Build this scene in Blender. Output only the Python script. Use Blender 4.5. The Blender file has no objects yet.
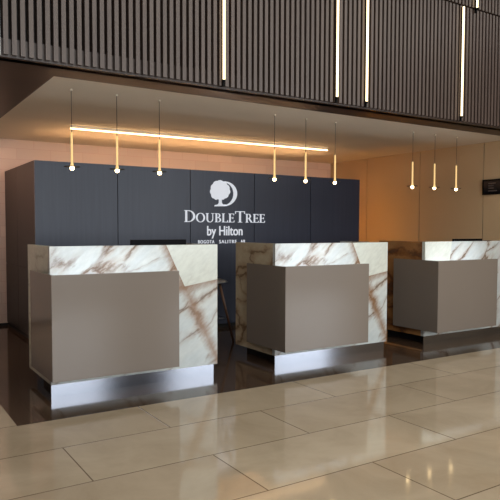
import bpy, bmesh, math, random
from mathutils import Matrix, Vector
SC = bpy.context.scene
COL = SC.collection
random.seed(4)

# ------------------------------------------------------------ helpers
def lin(c):
    return tuple(((x/255)/12.92 if x/255 <= .04045 else ((x/255+.055)/1.055)**2.4) for x in c) + (1,)

def link(o):
    COL.objects.link(o); return o

def box(bm, x0, x1, y0, y1, z0, z1):
    vs = [bm.verts.new((x, y, z)) for x in (x0, x1) for y in (y0, y1) for z in (z0, z1)]
    for f in ((0,1,3,2),(4,6,7,5),(0,4,5,1),(2,3,7,6),(0,2,6,4),(1,5,7,3)):
        bm.faces.new([vs[i] for i in f])

def prism_xz(bm, pts, y0, y1):
    """outline in x,z extruded in y"""
    a = [bm.verts.new((x, y0, z)) for x, z in pts]
    b = [bm.verts.new((x, y1, z)) for x, z in pts]
    bm.faces.new(a); bm.faces.new(b[::-1])
    n = len(pts)
    for i in range(n):
        bm.faces.new((a[(i+1) % n], a[i], b[i], b[(i+1) % n]))

def tube(bm, pts, radii, seg=12, cap=True):
    rings = []
    n = len(pts)
    pts = [Vector(p) for p in pts]
    for i, p in enumerate(pts):
        d = (pts[min(i+1, n-1)] - pts[max(i-1, 0)]).normalized()
        a = Vector((0, 0, 1)) if abs(d.z) < .9 else Vector((1, 0, 0))
        s = d.cross(a).normalized(); t = d.cross(s).normalized()
        r = radii[i] if isinstance(radii, (list, tuple)) else radii
        rings.append([bm.verts.new(p + r*(math.cos(k*2*math.pi/seg)*s + math.sin(k*2*math.pi/seg)*t)) for k in range(seg)])
    for i in range(n-1):
        for k in range(seg):
            bm.faces.new((rings[i][k], rings[i][(k+1) % seg], rings[i+1][(k+1) % seg], rings[i+1][k]))
    if cap:
        bm.faces.new(rings[0][::-1]); bm.faces.new(rings[-1])

def lathe(bm, prof, seg=20):
    """profile of (r, z) around the z axis"""
    rings = []
    for r, z in prof:
        if r < 1e-5: rings.append([bm.verts.new((0, 0, z))])
        else: rings.append([bm.verts.new((r*math.cos(k*2*math.pi/seg), r*math.sin(k*2*math.pi/seg), z)) for k in range(seg)])
    for a, b in zip(rings, rings[1:]):
        for k in range(seg):
            k2 = (k+1) % seg
            if len(a) == 1 and len(b) == 1: continue
            if len(a) == 1: bm.faces.new((a[0], b[k], b[k2]))
            elif len(b) == 1: bm.faces.new((a[k2], a[k], b[0]))
            else: bm.faces.new((a[k], b[k], b[k2], a[k2]))

def obj(name, bm, m, parent=None, bevel=0, smooth=False):
    bmesh.ops.recalc_face_normals(bm, faces=bm.faces[:])
    if bevel:
        bmesh.ops.bevel(bm, geom=[e for e in bm.edges if len(e.link_faces) == 2 and e.calc_face_angle(0) > .5],
                        offset=bevel, segments=2, profile=.7, affect='EDGES')
    me = bpy.data.meshes.new(name); bm.to_mesh(me); bm.free()
    if smooth:
        for p in me.polygons: p.use_smooth = True
    me.materials.append(m)
    o = link(bpy.data.objects.new(name, me)); o.parent = parent
    return o

def bx(*a):
    bm = bmesh.new(); box(bm, *a); return bm

def struct(name, bm, m, **k):
    o = obj(name, bm, m, **k); o['kind'] = 'structure'; return o

def thing(name, label, cat, loc=(0, 0, 0), rotz=0, group=None):
    o = link(bpy.data.objects.new(name, None)); o.empty_display_size = .1
    o.location = loc; o.rotation_euler = (0, 0, rotz); o['label'] = label; o['category'] = cat
    if group: o['group'] = group
    return o

def dup(root, loc, label):
    r = root.copy(); COL.objects.link(r); r.location = loc; r['label'] = label
    for ch in list(root.children):
        c = ch.copy(); COL.objects.link(c); c.parent = r
        for g in ch.children:
            d = g.copy(); COL.objects.link(d); d.parent = c
    return r

# ------------------------------------------------------------ materials
def newmat(name):
    m = bpy.data.materials.new(name); m.use_nodes = True
    nt = m.node_tree; b = nt.nodes['Principled BSDF']
    return m, nt, b

def plain(name, rgb, rough=.5, metal=0, spec=.5, bump=0, bscale=40, var=0):
    m, nt, b = newmat(name)
    b.inputs['Base Color'].default_value = lin(rgb)
    b.inputs['Roughness'].default_value = rough; b.inputs['Metallic'].default_value = metal
    b.inputs['Specular IOR Level'].default_value = spec
    tc = nt.nodes.new('ShaderNodeTexCoord'); no = nt.nodes.new('ShaderNodeTexNoise')
    no.inputs['Scale'].default_value = bscale; no.inputs['Detail'].default_value = 4
    nt.links.new(tc.outputs['Object'], no.inputs['Vector'])
    if var:
        mx = nt.nodes.new('ShaderNodeMix'); mx.data_type = 'RGBA'
        mx.inputs['A'].default_value = lin(tuple(c*(1-var) for c in rgb)); mx.inputs['B'].default_value = lin(tuple(min(255, c*(1+var)) for c in rgb))
        nt.links.new(no.outputs['Fac'], mx.inputs['Factor']); nt.links.new(mx.outputs['Result'], b.inputs['Base Color'])
    if bump:
        bu = nt.nodes.new('ShaderNodeBump'); bu.inputs['Strength'].default_value = bump; bu.inputs['Distance'].default_value = .01
        nt.links.new(no.outputs['Fac'], bu.inputs['Height']); nt.links.new(bu.outputs['Normal'], b.inputs['Normal'])
    return m

def glow(name, rgb, strength):
    m, nt, b = newmat(name)
    b.inputs['Base Color'].default_value = tuple(v*.4 for v in lin(rgb)[:3])+(1,)
    b.inputs['Emission Color'].default_value = lin(rgb); b.inputs['Emission Strength'].default_value = strength
    return m

def ramp(nt, stops, interp='LINEAR'):
    r = nt.nodes.new('ShaderNodeValToRGB'); r.color_ramp.interpolation = interp
    e = r.color_ramp.elements
    while len(e) < len(stops): e.new(.5)
    for el, (p, c) in zip(e, stops):
        el.position = p; el.color = c if len(c) == 4 else lin(c)
    return r

def mix(nt, fac, a, b, mode='MIX'):
    m = nt.nodes.new('ShaderNodeMix'); m.data_type = 'RGBA'; m.blend_type = mode
    for k, v in (('Factor', fac), ('A', a), ('B', b)):
        if hasattr(v, 'links'): nt.links.new(v, m.inputs[k])
        else: m.inputs[k].default_value = v
    return m.outputs['Result']

def marble(name, seed, base=(206, 206, 196), cool=(172, 184, 190), brown=.45, veins=1.0, vs=2.5, tint=None, rust=(138, 100, 62), seams=()):
    m, nt, b = newmat(name)
    tc = nt.nodes.new('ShaderNodeTexCoord')
    rot = nt.nodes.new('ShaderNodeMapping'); rot.inputs['Rotation'].default_value = (0, math.radians(40), 0)
    nt.links.new(tc.outputs['Object'], rot.inputs['Vector'])
    mp = nt.nodes.new('ShaderNodeMapping'); mp.inputs['Location'].default_value = seed; mp.inputs['Scale'].default_value = (.75, 1, 2.1)
    nt.links.new(rot.outputs['Vector'], mp.inputs['Vector'])
    n1 = nt.nodes.new('ShaderNodeTexNoise'); n1.inputs['Scale'].default_value = 3.2; n1.inputs['Detail'].default_value = 6; n1.inputs['Roughness'].default_value = .6
    nt.links.new(mp.outputs['Vector'], n1.inputs['Vector'])
    # distorted coordinates
    ad = nt.nodes.new('ShaderNodeVectorMath'); ad.operation = 'MULTIPLY_ADD'
    nt.links.new(n1.outputs['Color'], ad.inputs[0]); ad.inputs[1].default_value = (.34, .34, .34); nt.links.new(mp.outputs['Vector'], ad.inputs[2])
    vo = nt.nodes.new('ShaderNodeTexVoronoi'); vo.feature = 'DISTANCE_TO_EDGE'; vo.inputs['Scale'].default_value = vs
    nt.links.new(ad.outputs[0], vo.inputs['Vector'])
    n2 = nt.nodes.new('ShaderNodeTexNoise'); n2.inputs['Scale'].default_value = 2.1; n2.inputs['Detail'].default_value = 3
    nt.links.new(ad.outputs[0], n2.inputs['Vector'])
    n3 = nt.nodes.new('ShaderNodeTexNoise'); n3.inputs['Scale'].default_value = 14; n3.inputs['Detail'].default_value = 8; n3.inputs['Roughness'].default_value = .7
    nt.links.new(mp.outputs['Vector'], n3.inputs['Vector'])
    col = mix(nt, n1.outputs['Fac'], lin(cool), lin(base))
    sp = ramp(nt, [(.35, (.78, .78, .78, 1)), (.6, (1, 1, 1, 1))]); nt.links.new(n3.outputs['Fac'], sp.inputs['Fac'])
    col = mix(nt, .55, col, sp.outputs['Color'], 'MULTIPLY')
    mask = ramp(nt, [(.42, (0, 0, 0, 1)), (.54, (1, 1, 1, 1))]); nt.links.new(n2.outputs['Fac'], mask.inputs['Fac'])
    halo = ramp(nt, [(0, (1, 1, 1, 1)), (.17, (0, 0, 0, 1))]); nt.links.new(vo.outputs['Distance'], halo.inputs['Fac'])
    thin = ramp(nt, [(0, (1, 1, 1, 1)), (.06, (0, 0, 0, 1))]); nt.links.new(vo.outputs['Distance'], thin.inputs['Fac'])
    def mul(a, bb, k=1.0):
        x = nt.nodes.new('ShaderNodeMath'); x.operation = 'MULTIPLY'; nt.links.new(a, x.inputs[0])
        if hasattr(bb, 'links'): nt.links.new(bb, x.inputs[1])
        else: x.inputs[1].default_value = bb
        if k == 1.0: return x.outputs[0]
        y = nt.nodes.new('ShaderNodeMath'); y.operation = 'MULTIPLY'; nt.links.new(x.outputs[0], y.inputs[0]); y.inputs[1].default_value = k
        return y.outputs[0]
    col = mix(nt, mul(mul(halo.outputs['Color'], mask.outputs['Color']), n3.outputs['Fac'], 1.25*brown*veins*2), col, lin(rust))
    col = mix(nt, mul(thin.outputs['Color'], mask.outputs['Color'], .85*veins), col, lin((88, 66, 48)))
    sep = nt.nodes.new('ShaderNodeSeparateXYZ'); nt.links.new(tc.outputs['Object'], sep.inputs[0])
    def m2(op, a, bb):
        x = nt.nodes.new('ShaderNodeMath'); x.operation = op
        for k, v in ((0, a), (1, bb)):
            if hasattr(v, 'links'): nt.links.new(v, x.inputs[k])
            else: x.inputs[k].default_value = v
        return x.outputs[0]
    for (x0, z0), (x1, z1) in seams:      # rusty vein along a seam between two blocks
        L = math.hypot(x1-x0, z1-z0); nx, nz = -(z1-z0)/L, (x1-x0)/L
        dd = m2('SUBTRACT', m2('ADD', m2('MULTIPLY', sep.outputs['X'], nx), m2('MULTIPLY', sep.outputs['Z'], nz)), nx*x0+nz*z0)
        dd = m2('ADD', m2('ABSOLUTE', dd, 0), m2('MULTIPLY', m2('SUBTRACT', n3.outputs['Fac'], .5), .10))
        rr = ramp(nt, [(0, (1, 1, 1, 1)), (.075, (0, 0, 0, 1))]); nt.links.new(dd, rr.inputs['Fac'])
        col = mix(nt, m2('MULTIPLY', rr.outputs['Color'], .8), col, lin((128, 92, 60)))
    if tint: col = mix(nt, 1.0, col, lin(tint), 'MULTIPLY')
    nt.links.new(col, b.inputs['Base Color'])
    b.inputs['Roughness'].default_value = .22
    return m

def stone_floor(name, c1, c2, mortar, rough, msize, var=1.0, spec=.5, coat=0):
    """slabs 1.325 x 0.544 m in half bond, laid in world X/Y"""
    m, nt, b = newmat(name)
    tc = nt.nodes.new('ShaderNodeTexCoord'); mp = nt.nodes.new('ShaderNodeMapping')
    mp.inputs['Location'].default_value = (-.2625+1.325*4, -3.989+.5437*20, 0)
    nt.links.new(tc.outputs['Object'], mp.inputs['Vector'])
    br = nt.nodes.new('ShaderNodeTexBrick'); br.offset = .5; br.inputs['Scale'].default_value = 1
    br.inputs['Brick Width'].default_value = 1.325; br.inputs['Row Height'].default_value = .5437
    br.inputs['Mortar Size'].default_value = msize; br.inputs['Mortar Smooth'].default_value = .3
    br.inputs['Color1'].default_value = lin(c1); br.inputs['Color2'].default_value = lin(c2); br.inputs['Mortar'].default_value = lin(mortar)
    nt.links.new(mp.outputs['Vector'], br.inputs['Vector'])
    n = nt.nodes.new('ShaderNodeTexNoise'); n.inputs['Scale'].default_value = 2.2; n.inputs['Detail'].default_value = 7; n.inputs['Roughness'].default_value = .62
    n.inputs['Distortion'].default_value = .6
    nt.links.new(tc.outputs['Object'], n.inputs['Vector'])
    r = ramp(nt, [(.3, (.80, .78, .75, 1)), (.62, (1.0, 1.0, 1.0, 1))]); nt.links.new(n.outputs['Fac'], r.inputs['Fac'])
    col = mix(nt, var, br.outputs['Color'], r.outputs['Color'], 'MULTIPLY')
    nt.links.new(col, b.inputs['Base Color'])
    rr = nt.nodes.new('ShaderNodeMapRange'); rr.inputs['To Min'].default_value = rough*.8; rr.inputs['To Max'].default_value = rough*1.25
    nt.links.new(n.outputs['Fac'], rr.inputs['Value']); nt.links.new(rr.outputs['Result'], b.inputs['Roughness'])
    b.inputs['Specular IOR Level'].default_value = spec
    bu = nt.nodes.new('ShaderNodeBump'); bu.inputs['Strength'].default_value = .25; bu.inputs['Distance'].default_value = .002; bu.invert = True
    nt.links.new(br.outputs['Fac'], bu.inputs['Height']); nt.links.new(bu.outputs['Normal'], b.inputs['Normal'])
    return m

def wood(name, dark, light, rough, axis='z', scale=1.0, spec=.5):
    m, nt, b = newmat(name)
    tc = nt.nodes.new('ShaderNodeTexCoord'); mp = nt.nodes.new('ShaderNodeMapping')
    s = {'z': (28, 28, .9), 'x': (.9, 28, 28), 'y': (28, .9, 28)}[axis]
    mp.inputs['Scale'].default_value = tuple(v*scale for v in s)
    nt.links.new(tc.outputs['Object'], mp.inputs['Vector'])
    n = nt.nodes.new('ShaderNodeTexNoise'); n.inputs['Scale'].default_value = 1.6; n.inputs['Detail'].default_value = 6
    nt.links.new(mp.outputs['Vector'], n.inputs['Vector'])
    r = ramp(nt, [(.3, dark), (.7, light)]); nt.links.new(n.outputs['Fac'], r.inputs['Fac'])
    nt.links.new(r.outputs['Color'], b.inputs['Base Color']); b.inputs['Roughness'].default_value = rough
    b.inputs['Specular IOR Level'].default_value = spec
    return m

M = {}
M['beige'] = stone_floor('beige_stone', (175, 160, 137), (167, 151, 128), (104, 88, 70), .075, .004)
M['granite'] = stone_floor('dark_granite', (72, 56, 44), (66, 51, 40), (34, 26, 20), .09, .003, .8)
M['slat'] = wood('slat_wood', (68, 55, 49), (82, 68, 60), .34)
M['slat_back'] = plain('slat_backing', (20, 15, 13), .8)
M['soffit'] = wood('soffit_wood', (44, 31, 23), (56, 40, 30), .4, 'x')
M['plaster'] = plain('ceiling_plaster', (226, 216, 198), .9, var=.02, bscale=3)
M['wallback'] = plain('wall_plaster', (228, 198, 184), .85, var=.04, bscale=5)
M['wallback'] = plain('wall_tiles', (228, 198, 184), .7)
nt = M['wallback'].node_tree; tc = nt.nodes.new('ShaderNodeTexCoord')
sw = nt.nodes.new('ShaderNodeMapping'); sw.inputs['Rotation'].default_value = (math.radians(-90), 0, 0)
nt.links.new(tc.outputs['Object'], sw.inputs['Vector'])
br = nt.nodes.new('ShaderNodeTexBrick'); br.inputs['Scale'].default_value = 1; br.inputs['Brick Width'].default_value = .42; br.inputs['Row Height'].default_value = .14
br.inputs['Mortar Size'].default_value = .003; br.inputs['Color1'].default_value = lin((228, 204, 188)); br.inputs['Color2'].default_value = lin((218, 195, 180)); br.inputs['Mortar'].default_value = lin((214, 183, 168))
nt.links.new(sw.outputs['Vector'], br.inputs['Vector']); nt.links.new(br.outputs['Color'], nt.nodes['Principled BSDF'].inputs['Base Color'])
M['tan'] = plain('tan_panel', (192, 168, 134), .5, var=.02, bscale=3)
M['tan_gap'] = plain('tan_joint', (62, 42, 28), .8)
M['pale'] = plain('pale_paint', (214, 216, 208), .7)
M['lobby'] = plain('lobby_paint', (60, 50, 44), .8)
M['navy'] = wood('charcoal_veneer', (42, 48, 65), (49, 55, 72), .38, 'z', .8, spec=.45)
M['navy_side'] = wood('brown_black_veneer', (29, 23, 21), (35, 28, 25), .5, 'z', .8)
M['black'] = plain('black_gap', (14, 13, 14), .7)
M['taupe'] = plain('taupe_glass', (119, 109, 100), .17, spec=.4, var=.01, bscale=2)
M['edge'] = plain('pale_edge', (186, 180, 164), .4)
M['steel'] = plain('brushed_steel', (158, 162, 172), .13, metal=1)
M['white'] = glow('letters_added_glow', (236, 240, 248), .6)  # glow added to the white sign letters to brighten them
M['brass'] = plain('brass', (214, 172, 104), .28, metal=1)
M['cord'] = plain('black_cord', (36, 30, 26), .6)
M['plastic'] = plain('black_plastic', (8, 8, 9), .6, spec=.1)
M['screen'] = plain('dark_screen', (10, 11, 14), .1)
M['worktop'] = plain('worktop_laminate', (98, 86, 74), .5)
M['shell'] = plain('grey_shell', (150, 150, 148), .4)
M['rod_glow'] = glow('pendant_rod_glow', (255, 214, 142), .8)
M['bulb_glow'] = glow('pendant_bulb_glow', (255, 222, 165), 16)
M['tube_glow'] = glow('tube_glow', (255, 228, 180), 3.2)
M['line_glow'] = glow('linear_glow', (255, 208, 152), 9)
M['led_glow'] = glow('led_glow', (232, 240, 255), 20)
M['strip_glow'] = glow('strip_glow', (255, 172, 80), 30)
M['led_low'] = glow('led_low_glow', (255, 246, 232), 1.5)
M['added_down_glow'] = glow('added_down_glow', (255, 206, 178), 330)
M['added_cove_glow'] = glow('added_cove_glow', (255, 196, 140), 23)
M['leg_wood'] = wood('leg_wood', (84, 58, 42), (98, 68, 50), .5)

# ------------------------------------------------------------ setting
CZ = 2.347                  # ceiling height over the desks
VS = 4.281                  # face of the slatted wall
struct('floor', bx(-4, 16, -5.2, 3.978, -.1, 0), M['beige'])
bm = bmesh.new(); box(bm, .791, 16, 3.978, 8.4, -.1, 0); o = struct('floor', bm, M['granite'])
bm = bmesh.new(); box(bm, -4, .791, 3.978, 8.4, -.1, 0); struct('floor', bm, M['beige'])
struct('ceiling', bx(1.2207, 6.83, 4.656, 8.25, CZ, CZ+.1), M['plaster'])
struct('ceiling', bx(-4, 16, -5.2, VS+.1, 4.9, 5.0), M['lobby'])
struct('trim_1', bx(-.6, 11, VS+.03, 4.656, CZ, CZ+.12), M['soffit'])
bm = bmesh.new(); box(bm, -.6, 1.2207, 4.656, 8.25, CZ, CZ+.12); struct('trim_2', bm, M['soffit'])
struct('wall_back', bx(-4, 6.83, 8.214, 8.35, 0, CZ), M['wallback'])
struct('baseboard_back', bx(-4, 1.9, 8.196, 8.214, 0, .035), M['black'])
# right wall: tall tan panels with narrow shadow joints over a backing
bm = bmesh.new()
joints = [8.214, 7.309, 6.208, 5.132, 4.05, 2.97, 1.89, .81]
for a, b in zip(joints, joints[1:]):
    box(bm, 6.78, 6.80, b+.006, a-.006, .0, CZ)
struct('wall_right', bm, M['tan'])
struct('trim_3', bx(6.796, 6.83, .8, 8.214, 0, CZ), M['tan_gap'])
# slatted wall above the desks, two tiers
bm = bmesh.new()
P = .0533
tubes = [2.432, 3.586, 3.938, 5.256]
x = .803
while x < 8.6:
    if True:
        box(bm, x+.002, x+.032, VS, VS+.07, CZ+.012, 3.525)
    if True:
        box(bm, x+.028, x+.058, VS-.006, VS+.07, 3.54, 4.9)
    x += P
struct('wall_front', bm, M['slat'])
struct('wall_front', bx(.785, 8.7, VS+.07, VS+.14, CZ, 4.9), M['slat_back'])
struct('wall_left', bx(-.6, .783, VS-.01, VS+.14, CZ, 4.9), M['pale'])
# far side of the lobby, behind the viewer, with its windows
bm = bmesh.new(); box(bm, -4.1, -4, -5.2, 8.3, 0, 4.9); struct('wall_left', bm, M['lobby'])
bm = bmesh.new(); box(bm, 16, 16.1, -5.2, VS+.1, 0, 4.9); box(bm, 6.83, 16, VS+.03, VS+.12, 0, CZ); struct('wall_right', bm, M['lobby'])
WIN = [(-.9, 1.8), (2.2, 4.9), (6.5, 9.1), (9.4, 12.0)]
bm = bmesh.new()
box(bm, -4, 16, -5.3, -5.1, 0, .5); box(bm, -4, 16, -5.3, -5.1, 3.9, 4.9)
for a, b in ((-4, -.9), (1.8, 2.2), (4.9, 6.5), (9.1, 9.4), (12.0, 16)): box(bm, a, b, -5.3, -5.1, .5, 3.9)
struct('wall_rear', bm, M['lobby'])
for i, (a, b) in enumerate(WIN):
    bm = bmesh.new()
    box(bm, a, b, -5.22, -5.16, .5, .56); box(bm, a, b, -5.22, -5.16, 3.84, 3.9)
    box(bm, a, a+.05, -5.22, -5.16, .56, 3.84); box(bm, b-.05, b, -5.22, -5.16, .56, 3.84)
    box(bm, a, b, -5.22, -5.16, 2.6, 2.65)
    struct('window_%d' % (i+1), bm, M['plastic'])
    L = bpy.data.lights.new('daylight', 'AREA'); L.shape = 'RECTANGLE'; L.size = b-a-.1; L.size_y = 3.2
    L.energy = 190; L.color = (.90, .95, 1.0)
    lo = link(bpy.data.objects.new('daylight', L)); lo.location = ((a+b)/2, -5.28, 2.2); lo.rotation_euler = (math.radians(90), 0, 0)
    lo.rotation_euler = Matrix.Rotation(math.radians(90), 3, 'X').to_euler()

# added, unseen overhead panel and lamp that brighten the lobby floor
struct('window_5', bx(-1.7, 10.1, -3.5, 2.5, 4.86, 4.9), M['pale'])
L = bpy.data.lights.new('added_rooflight', 'AREA'); L.shape = 'RECTANGLE'; L.size = 11.6; L.size_y = 5.8; L.energy = 400; L.color = (1.0, .96, .90)
lo = link(bpy.data.objects.new('added_rooflight', L)); lo.location = (4.2, -.5, 4.85)

# ------------------------------------------------------------ charcoal cabinet wall
UK, VK, HK, LK, DK = 1.53, 6.646, 1.938, 4.497, 1.55
t = thing('cabinet_wall', 'long charcoal panelled cabinet wall standing behind the three desks', 'cabinet', (UK, VK, 0))
obj('carcass', bx(.012, LK-.012, .022, DK, 0, HK-.004), M['black'], t)
seams = [0, 2.428-UK, 3.331-UK, 4.24-UK, 5.144-UK, LK]
for i, (a, b) in enumerate(zip(seams, seams[1:])):
    bm = bmesh.new(); box(bm, a+(.004 if i else 0), b-(.004 if i < 4 else 0), 0, .022, .05, HK)
    obj('panel', bm, M['navy'], t)
for y0, y1 in ((.0225, .86), (.868, DK)):
    for z0, z1 in ((.05, .792), (.798, HK)):
        o = obj('side_panel', bx(0, .012, y0, y1, z0, z1), M['navy_side'], t); o['label'] = 'brown black side panel'
obj('side_panel', bx(LK-.012, LK, .0225, DK, .05, HK), M['navy_side'], t)['label'] = 'brown black side panel'
obj('light_strip', bx(LK, LK+.012, .50, .53, .1, 1.85), M['strip_glow'], t)
obj('light_strip', bx(.35, LK-.35, .60, .64, HK, HK+.02), M['added_cove_glow'], t)  # hidden strip added to light the back wall and ceiling
obj('top_panel', bx(0, LK, .022, DK, HK-.004, HK), M['navy_side'], t)

# ------------------------------------------------------------ sign on the cabinet wall
t = thing('wall_sign', 'white tree emblem with hotel lettering fixed to the charcoal panels', 'sign', (3.82, VK, 1.04))
SO = Vector((3.82, VK, 1.04))
def px(x, y):    # outline drawn in the emblem's own grid, turned into metres on the panel
    return (3.585+.01418*(x-209)-SO.x, 1.813+.0006*(x-209)-.01245*(y-181)-SO.z)
TH = .010
def flat(name, polys, m=None, label=None):
    bm = bmesh.new()
    for p in polys: prism_xz(bm, p, -TH, 0)
    o = obj(name, bm, m or M['white'], t)
    if label: o['label'] = label
    return o
fol = []
for i in range(96):
    a = 2*math.pi*i/96
    rr = 1+.07*abs(math.sin(5.5*a+.6))-.05+.03*math.sin(3*a+1)
    X = 219.6+9.8*rr*math.cos(a); Y = 190.4+9.9*rr*math.sin(a)
    fol.append((X, min(Y, 199.2+.35*math.sin(X*1.9))))
flat('foliage', [[px(*p) for p in fol]])
flat('trunk', [[px(*p) for p in ((218.6,198),(221.2,198),(221.3,202.4),(222.4,204.1),(226.4,204.4),(226.4,205.9),(214.2,205.9),(214.4,204.6),(217.4,204.1),(218.5,202.4))]])
arc = []
for i in range(31):
    a = math.radians(-98+196*i/30); arc.append((223.8+13.0*math.cos(a), 193.7+12.3*math.sin(a)))
for i in range(31):
    a = math.radians(96-192*i/30); arc.append((223.0+10.2*math.cos(a), 193.7+11.3*math.sin(a)))
polys = []
for i in range(30):
    q = [arc[i], arc[i+1], arc[60-i], arc[61-i]]
    polys.append([px(*p) for p in q])
bm = bmesh.new()
outer = [px(*p) for p in arc]
prism_xz(bm, outer, -TH, 0); obj('emblem_letter', bm, M['white'], t)

# hand-cut roman capitals: each letter in a box w x 1, thick stems, thin bars, serifs
def ring(cx, cy, rxo, ryo, rxi, ryi, a0, a1, n=20, dx=0):
    o = [(cx+rxo*math.cos(math.radians(a0+(a1-a0)*i/n)), cy+ryo*math.sin(math.radians(a0+(a1-a0)*i/n))) for i in range(n+1)]
    q = [(cx+dx+rxi*math.cos(math.radians(a0+(a1-a0)*i/n)), cy+ryi*math.sin(math.radians(a0+(a1-a0)*i/n))) for i in range(n+1)]
    return [[o[i], o[i+1], q[i+1], q[i]] for i in range(n)]
def R_(x0, x1, y0, y1): return [(x0, y0), (x1, y0), (x1, y1), (x0, y1)]
ST, TN, SF = .15, .06, .05
def L_D(): return .88, [R_(.08, .08+ST, 0, 1), R_(0, .35, 0, SF), R_(0, .35, 1-SF, 1)] + ring(.33, .5, .55, .5, .39, .44, -90, 90)
def L_O(): return .96, ring(.48, .5, .48, .52, .32, .46, 0, 360, 32)
def L_U(): return .9, [R_(.08, .08+ST, .32, 1), R_(.72, .72+TN, .32, 1), R_(0, .31, 1-SF, 1), R_(.6, .9, 1-SF, 1)] + ring(.43, .34, .35, .36, .23, .30, 180, 360, 20, .03)
def L_B(): return .68, [R_(.08, .08+ST, 0, 1), R_(0, .34, 0, SF), R_(0, .34, 1-SF, 1), R_(.2, .36, .5, .56)] + ring(.33, .765, .26, .235, .12, .18, -90, 90) + ring(.33, .275, .34, .275, .19, .22, -90, 90)
def L_L(): return .66, [R_(.08, .08+ST, 0, 1), R_(0, .32, 1-SF, 1), R_(0, .64, 0, .06), [(.58, 0), (.66, 0), (.66, .24), (.62, .24)]]
def L_E(): return .66, [R_(.08, .08+ST, 0, 1), R_(0, .6, 1-.06, 1), R_(0, .62, 0, .06), R_(.2, .5, .48, .54), [(.56, 0), (.62, 0), (.66, .22), (.61, .22)], R_(.56, .6, .8, 1), R_(.47, .51, .40, .62)]
def L_T(): return .86, [R_(.355, .505, 0, 1), R_(.02, .84, 1-.06, 1), R_(.24, .62, 0, SF), R_(.0, .05, .78, 1), R_(.81, .86, .78, 1)]
def L_R(): return .80, [R_(.08, .08+ST, 0, 1), R_(0, .33, 0, SF), R_(0, .34, 1-SF, 1), R_(.2, .36, .46, .52)] + ring(.33, .735, .29, .265, .15, .21, -90, 90) + [[(.33, .48), (.49, .5), (.80, .0), (.62, .0)], R_(.62, .82, 0, SF)]
bm = bmesh.new()
word = [(L_D, 1), (L_O, .78), (L_U, .78), (L_B, .78), (L_L, .78), (L_E, .78), (L_T, 1), (L_R, .78), (L_E, .78), (L_E, .78)]
tot = sum(f()[0]*s for f, s in word)+.07*9
W0, W1, Z0, HH = 3.248-SO.x, 4.400-SO.x, 1.312-SO.z, .140
k = (W1-W0)/tot; x = W0
for f, s in word:
    w, ps = f()
    for p in ps:
        # strokes widened a touch so they read at a distance
        prism_xz(bm, [(x+a*s*k, Z0+b*s*HH) for a, b in p], -TH, 0)
    x += (w*s+.07)*k
obj('lettering', bm, M['white'], t)

def text_part(name, body, x0, x1, z0, z1, bold, spacing=1.0, sx=None):
    cu = bpy.data.curves.new(name, 'FONT'); cu.body = body; cu.extrude = .004; cu.offset = bold; cu.space_character = spacing
    tmp = link(bpy.data.objects.new(name, cu)); bpy.context.view_layer.update()
    me = bpy.data.meshes.new_from_object(tmp.evaluated_get(bpy.context.evaluated_depsgraph_get()))
    bpy.data.objects.remove(tmp)
    xs = [v.co.x for v in me.vertices]; ys = [v.co.y for v in me.vertices]
    for v in me.vertices:
        X = x0+(v.co.x-min(xs))/(max(xs)-min(xs))*(x1-x0); Z = z0+(v.co.y-min(ys))/(max(ys)-min(ys))*(z1-z0)
        v.co = (X, -TH if v.co.z > 0 else 0, Z)
    me.name = name; me.materials.clear(); me.materials.append(M['white'])
    o = link(bpy.data.objects.new(name, me)); o.parent = t
    return o
text_part('lettering', 'by Hilton', 3.556-SO.x, 4.060-SO.x, 1.112-SO.z, 1.266-SO.z, .008)
for body, u0, u1 in (('BOGOTA', 3.433, 3.655), ('SALITRE', 3.725, 3.975), ('AR', 4.035, 4.101)):
    text_part('lettering', body, u0-SO.x, u1-SO.x, 1.052-SO.z, 1.094-SO.z, 0, 1.25)

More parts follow.
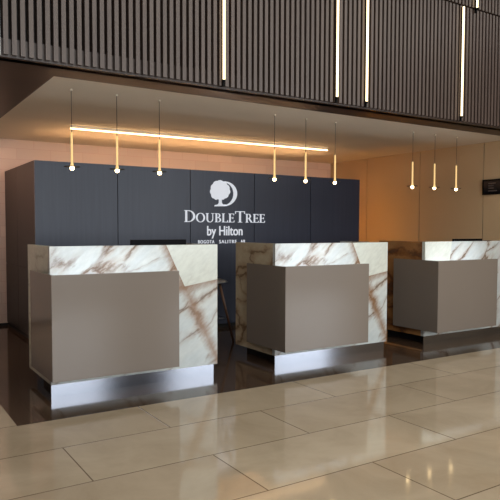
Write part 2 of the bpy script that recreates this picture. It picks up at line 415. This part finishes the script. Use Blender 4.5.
# ------------------------------------------------------------ reception desks
W, D, H, MB = 1.382, .689, 1.10, .0875
PF, PL, PT, PB, PR, PK = .226, .047, .907, .159, .920, .408
def desk(label, loc, seed, pale, left_kw, third=False):
    t = thing('reception_desk', label, 'reception desk', loc, 0, 'reception desks')
    main = marble('marble_front', seed, seams=() if third else ((pale[0], pale[1]), (pale[1], pale[2])))
    pale_m = marble('marble_pale', (seed[0]+3, 1, 2), base=(210, 212, 200), cool=(200, 206, 198), veins=.12, brown=.2, vs=5)
    sm = marble('marble_side', (seed[0]+7, seed[1]+2, 3), **left_kw)
    S = .04
    if not third:
        (xa, za), (xb, zb), (xc, zc) = pale
        bm = bmesh.new(); prism_xz(bm, [(0, MB), (W, MB), (W, zc), (xb, zb), (xa, H), (0, H)], 0, S); obj('front_slab', bm, main, t)
        bm = bmesh.new(); prism_xz(bm, [(xb, zb), (W, zc), (W, H), (xa, H)], -.001, S-.001)
    else:
        (xa, za), (xb, zb) = pale
        bm = bmesh.new(); prism_xz(bm, [(0, MB), (W, MB), (W, H), (xa, H), (xb, zb), (xb-.02, zb-.16), (0, zb-.10)], 0, S); obj('front_slab', bm, main, t)
        bm = bmesh.new(); prism_xz(bm, [(0, zb-.10), (xb-.02, zb-.16), (xb, zb), (xa, H), (0, H)], -.001, S-.001)
    o = obj('inlay_slab', bm, pale_m, t); o['label'] = 'plain pale marble piece'
    obj('side_slab', bx(0, S, S, D, MB, H), sm, t)
    obj('side_slab', bx(W-S, W, S, D, MB, H), main, t)
    obj('worktop', bx(S, W-S, S, D-.03, .70, .74), M['worktop'], t)
    obj('back_board', bx(S, W-S, S+.002, S+.02, MB, .70), M['worktop'], t)
    # taupe panel wrapped round the front left corner, a shell standing off the marble
    bm = bmesh.new()
    w = .018
    prof = [(-PL, PK), (-PL, -PF), (PR, -PF), (PR, -PF+w), (-PL+w, -PF+w), (-PL+w, PK)]
    a = [bm.verts.new((x, y, PB)) for x, y in prof]; b = [bm.verts.new((x, y, PT)) for x, y in prof]
    bm.faces.new(a); bm.faces.new(b[::-1])
    for i in range(6): bm.faces.new((a[i], a[(i+1) % 6], b[(i+1) % 6], b[i]))
    p = obj('cladding_panel', bm, M['taupe'], t, bevel=.0015); p['label'] = 'glossy taupe panel wrapping the corner'
    # white deck closing the gap on top, with the LED line lighting the marble above it, and the pale bottom board
    bm = bmesh.new(); box(bm, -PL+w, PR-w-.006, -PF+w, 0, PT-.07, PT-.055); box(bm, -PL+w, 0, 0, PK, PT-.07, PT-.055)
    obj('deck', bm, M['edge'], t)
    obj('end_board', bx(PR-w-.004, PR-.004, -PF+w, 0, PB+.045, PT-.055), M['taupe'], t)
    obj('light_strip', bx(.0, PR-.05, -PF+w+.004, -PF+w+.03, PT-.055, PT-.045), M['led_glow'], t)
    bm = bmesh.new(); box(bm, -PL+w, PR-w-.006, -PF+w, 0, PB+.045, PB+.06); box(bm, -PL+w, 0, 0, PK, PB+.045, PB+.06)
    obj('bottom_board', bm, M['edge'], t)
    obj('light_strip', bx(.0, PR-.05, -PF+w+.004, -PF+w+.02, PB+.037, PB+.045), M['led_low'], t)
    bm = bmesh.new(); box(bm, .0, 1.345, 0, .012, 0, MB); obj('plinth', bm, M['steel'], t)
    o = obj('plinth', bx(.10, 1.345, .0125, D-.05, 0, MB), M['black'], t); o['label'] = 'black recessed base'
    return t

brownish = dict(base=(168, 160, 136), cool=(150, 148, 128), brown=.3, veins=.6)
D1 = desk('nearest reception desk on the left, darker streaked side slab and taupe panel', (1.140, 4.530, 0), (.0, 0, 0),
          [(.915, H), (1.078, .76), (W, .807)], dict(base=(236, 236, 214), cool=(216, 220, 198), brown=.3, veins=.35))  # side marble base lightened for the extra light that side gets
D2 = desk('middle reception desk with brown-veined marble side and taupe panel, right of the gap', (3.114, 4.530, 0), (.0, 0, 0),
          [(.915, H), (1.078, .76), (W, .807)], dict(base=(200, 184, 156), cool=(178, 164, 138), brown=.6, veins=.8))
D3 = desk('farthest reception desk on the right, pale marble block over its left front corner', (5.0435, 4.530, 0), (2.3, 0, .9),
          [(.425, H), (.395, .896)], dict(base=(176, 130, 80), cool=(134, 88, 48), brown=1.0, veins=1.0, rust=(110, 66, 34)), third=True)

# ------------------------------------------------------------ monitors and chair behind the desks
def monitor(label, loc, w, top):
    t = thing('monitor', label, 'monitor', loc, 0, 'desk monitors')
    h = .32; z1 = top-loc[2]; z0 = z1-h
    bm = bmesh.new(); box(bm, -w/2, w/2, -.012, .012, z0, z1); box(bm, -w*.34, w*.34, -.04, -.012, z0+.05, z1-.035)
    obj('housing', bm, M['plastic'], t, bevel=.003)
    obj('display', bx(-w/2+.012, w/2-.012, .0125, .0135, z0+.015, z1-.012), M['screen'], t)
    bm = bmesh.new(); box(bm, -.03, .03, -.055, -.041, .012, z0+.16); obj('stand', bm, M['plastic'], t)
    bm = bmesh.new(); box(bm, -.11, .11, -.10, .07, 0, .012); obj('base', bm, M['plastic'], t, bevel=.004)
    return t
monitor('black monitor edge showing above the left desk', (2.11, 4.80, .74), .50, 1.139)
monitor('black monitor edge showing above the right desk', (6.07, 4.80, .74), .52, 1.121)

t = thing('shell_stool', 'grey shell stool on wooden legs glimpsed between left and middle desks', 'stool', (3.12, 5.95, 0))
bm = bmesh.new()
n, mrows = 14, 12
grid = []
for j in range(mrows+1):
    s = j/mrows
    row = []
    for i in range(n+1):
        a = -1+2*i/n
        if s < .5:   # seat
            y = -.20+.36*(s/.5); z = .655+.03*(a*a)*(.5+s)+ (.015 if j == 0 else 0)*-1; hw = .22+.03*s
        else:        # back
            q = (s-.5)/.5
            y = .16+.05*math.sin(q*math.pi/2)+.02*q; z = .66+.27*q+.035*(a*a)*(1-q); hw = (.245-.02*q)*math.sqrt(max(.05, 1-.55*q**4)); y -= .09*a*a*(1-.2*q)
            z -= .10*(a*a)*q*q
        row.append(bm.verts.new((a*hw, y, z)))
    grid.append(row)
for j in range(mrows):
    for i in range(n):
        bm.faces.new((grid[j][i], grid[j][i+1], grid[j+1][i+1], grid[j+1][i]))
bmesh.ops.solidify(bm, geom=bm.faces[:], thickness=.012)
obj('seat_shell', bm, M['shell'], t, smooth=True)
for sx in (-1, 1):
    for sy in (-1, 1):
        bm = bmesh.new(); tube(bm, [(sx*.15, sy*.12, .65), (sx*.27, sy*.22, 0)], [.016, .012], 10)
        obj('leg', bm, M['leg_wood'], t, smooth=True)
bm = bmesh.new()
c = [(-.22, -.178, .26), (.22, -.178, .26), (.22, .178, .26), (-.22, .178, .26)]
for a, b in zip(c, c[1:]+c[:1]): tube(bm, [a, b], .007, 8)
obj('foot_rail', bm, M['steel'], t)
bm = bmesh.new()
box(bm, -.17, .17, -.14, .14, .63, .645)
obj('seat_frame', bm, M['plastic'], t)

# ------------------------------------------------------------ pendants
PVV, BZ, RZ = 5.007, 1.717, 2.002
us = [1.448, 1.8265, 2.211, 3.428, 3.810, 4.195, 5.347, 5.716, 6.099]
labels = ['%s pendant of the three slim brass rod lights above the %s desk' % (p, d) for d in ('left', 'middle', 'right') for p in ('left', 'centre', 'right')]
t = thing('pendant_light', labels[0], 'pendant light', (us[0], PVV, BZ), 0, 'rod pendants above the desks')
bm = bmesh.new(); tube(bm, [(0, 0, RZ-BZ), (0, 0, CZ-BZ-.006)], .0022, 6); obj('cord', bm, M['cord'], t)
bm = bmesh.new(); tube(bm, [(0, 0, CZ-BZ-.012), (0, 0, CZ-BZ)], .012, 16); obj('ceiling_rose', bm, M['plaster'], t)
bm = bmesh.new(); lathe(bm, [(0, .29), (.005, .289), (.0085, .284), (.0092, .05), (.012, .03), (.0165, .014), (0, .014)], 16); obj('rod', bm, M['rod_glow'], t, smooth=True)
bm = bmesh.new()
lathe(bm, [(0, -.0175)]+[(  .0175*math.cos(math.radians(a)), .0175*math.sin(math.radians(a))) for a in range(-75, 60, 15)]+[(0, .0145)], 16)
obj('bulb', bm, M['bulb_glow'], t, smooth=True)
bm = bmesh.new(); lathe(bm, [(.022, .010), (.062, .010), (.062, .014), (.022, .014), (.022, .010)], 24); obj('glare_disc', bm, M['cord'], t)
for u, l in zip(us[1:], labels[1:]): dup(t, (u, PVV, BZ), l)

# ------------------------------------------------------------ linear ceiling light and slat wall tubes
t = thing('linear_light', 'long thin warm line of light running along the ceiling', 'ceiling light', (3.67, 6.675, CZ))
bm = bmesh.new(); box(bm, -1.74, 1.74, -.007, .007, -.044, -.031); obj('diffuser', bm, M['line_glow'], t, bevel=.003)
t.rotation_euler = (0, 0, -.03)
obj('mounting_rail', bx(-1.74, 1.74, -.003, .003, -.030, 0), M['plaster'], t)
tl = ['leftmost long vertical light tube on the slatted wall', 'second tube from the left on the slatted wall, left of the close pair',
      'third tube from the left, right one of the close pair on the slatted wall', 'light tube on the slatted wall near the right edge, whole length in view']
first = None
for i, (u, l) in enumerate(zip(tubes, tl)):
    if first is None:
        first = t = thing('tube_light', l, 'tube light', (u, VS-.018, 2.39), 0, 'vertical light tubes on the slatted wall')
        bm = bmesh.new(); tube(bm, [(0, -.004, .012), (0, -.004, 1.12)], .0100, 14); obj('diffuser', bm, M['tube_glow'], t, smooth=False)
        bm = bmesh.new(); tube(bm, [(0, -.004, -.004), (0, -.004, .012)], .011, 14); obj('end_cap', bm, M['plastic'], t)
        obj('channel', bx(-.006, .006, .0, .045, -.035, 1.12), M['plastic'], t)
    else: dup(first, (u, VS-.018, 2.39), l)
dup(first, (5.46, VS-.0245, 3.525), 'short stub of a light tube at the top right corner, above the slat seam')

# added, unseen ceiling lamps that brighten the tiled wall left of the cabinet
t = thing('added_downlight', 'small added ceiling lamp, out of view, brightening the pink tiled wall', 'added_downlight', (.25, 7.72, CZ), 0, 'added lamps left of the cabinet wall')
bm = bmesh.new(); lathe(bm, [(.042, -.004), (.060, -.004), (.060, 0), (.042, 0), (.042, -.004)], 28); obj('trim_ring', bm, M['pale'], t)
bm = bmesh.new(); lathe(bm, [(0, -.002), (.042, -.002), (.042, 0), (0, 0)], 28); obj('lens', bm, M['added_down_glow'], t)
dup(t, (1.0, 7.72, CZ), 'small added ceiling lamp, out of view, brightening the pink tiled wall')

# ------------------------------------------------------------ black display on the right wall
t = thing('wall_display', 'small black display panel mounted on the tan right wall', 'display', (6.78, 4.87, 1.773))
obj('frame', bx(-.022, 0, -.262, .262, -.097, .097), M['plastic'], t, bevel=.003)
obj('screen', bx(-.0235, -.022, -.24, .24, -.078, .078), M['screen'], t)
bm = bmesh.new()
m_grey = plain('display_grey', (84, 76, 74), .5)
for zz, yy in ((.045, .10), (.015, .07), (-.015, .07), (-.050, .12)):
    box(bm, -.0245, -.0235, .16-yy, .17, zz-.006, zz+.006)
for a in (-.03,): box(bm, -.0245, -.0235, a-.002, a+.002, -.07, .07)
obj('screen_lines', bm, m_grey, t)

# ------------------------------------------------------------ world, camera
w = bpy.data.worlds.new('World'); SC.world = w; w.use_nodes = True
w.node_tree.nodes['Background'].inputs[0].default_value = (.85, .92, 1, 1); w.node_tree.nodes['Background'].inputs[1].default_value = .3

f, cx, cy, yaw, roll, pit, h = 615.1584, 255.2711, 259.2234, 1.0011, .0028, .0491, 1.2303
F0 = Vector((math.cos(yaw), math.sin(yaw), 0)); R0 = Vector((math.sin(yaw), -math.cos(yaw), 0)); D0 = Vector((0, 0, -1))
F = math.cos(pit)*F0+math.sin(pit)*D0; Dn = math.cos(pit)*D0-math.sin(pit)*F0
c_, s_ = math.cos(roll), math.sin(roll)
Rr = c_*R0-s_*Dn; Dd = s_*R0+c_*Dn
cam = bpy.data.cameras.new('camera'); co = link(bpy.data.objects.new('camera', cam))
mt = Matrix((Rr, -Dd, -F)).transposed().to_4x4(); mt.translation = Vector((0, 0, h)); co.matrix_world = mt
cam.sensor_width = 36; cam.lens = f/500*36; cam.shift_x = (250-cx)/500; cam.shift_y = (cy-250)/500; cam.clip_start = .05
SC.camera = co
SC.view_settings.view_transform = 'Standard'; SC.view_settings.look = 'None'; SC.view_settings.gamma = 1; SC.view_settings.use_curve_mapping = False
SC.view_settings.exposure = 0
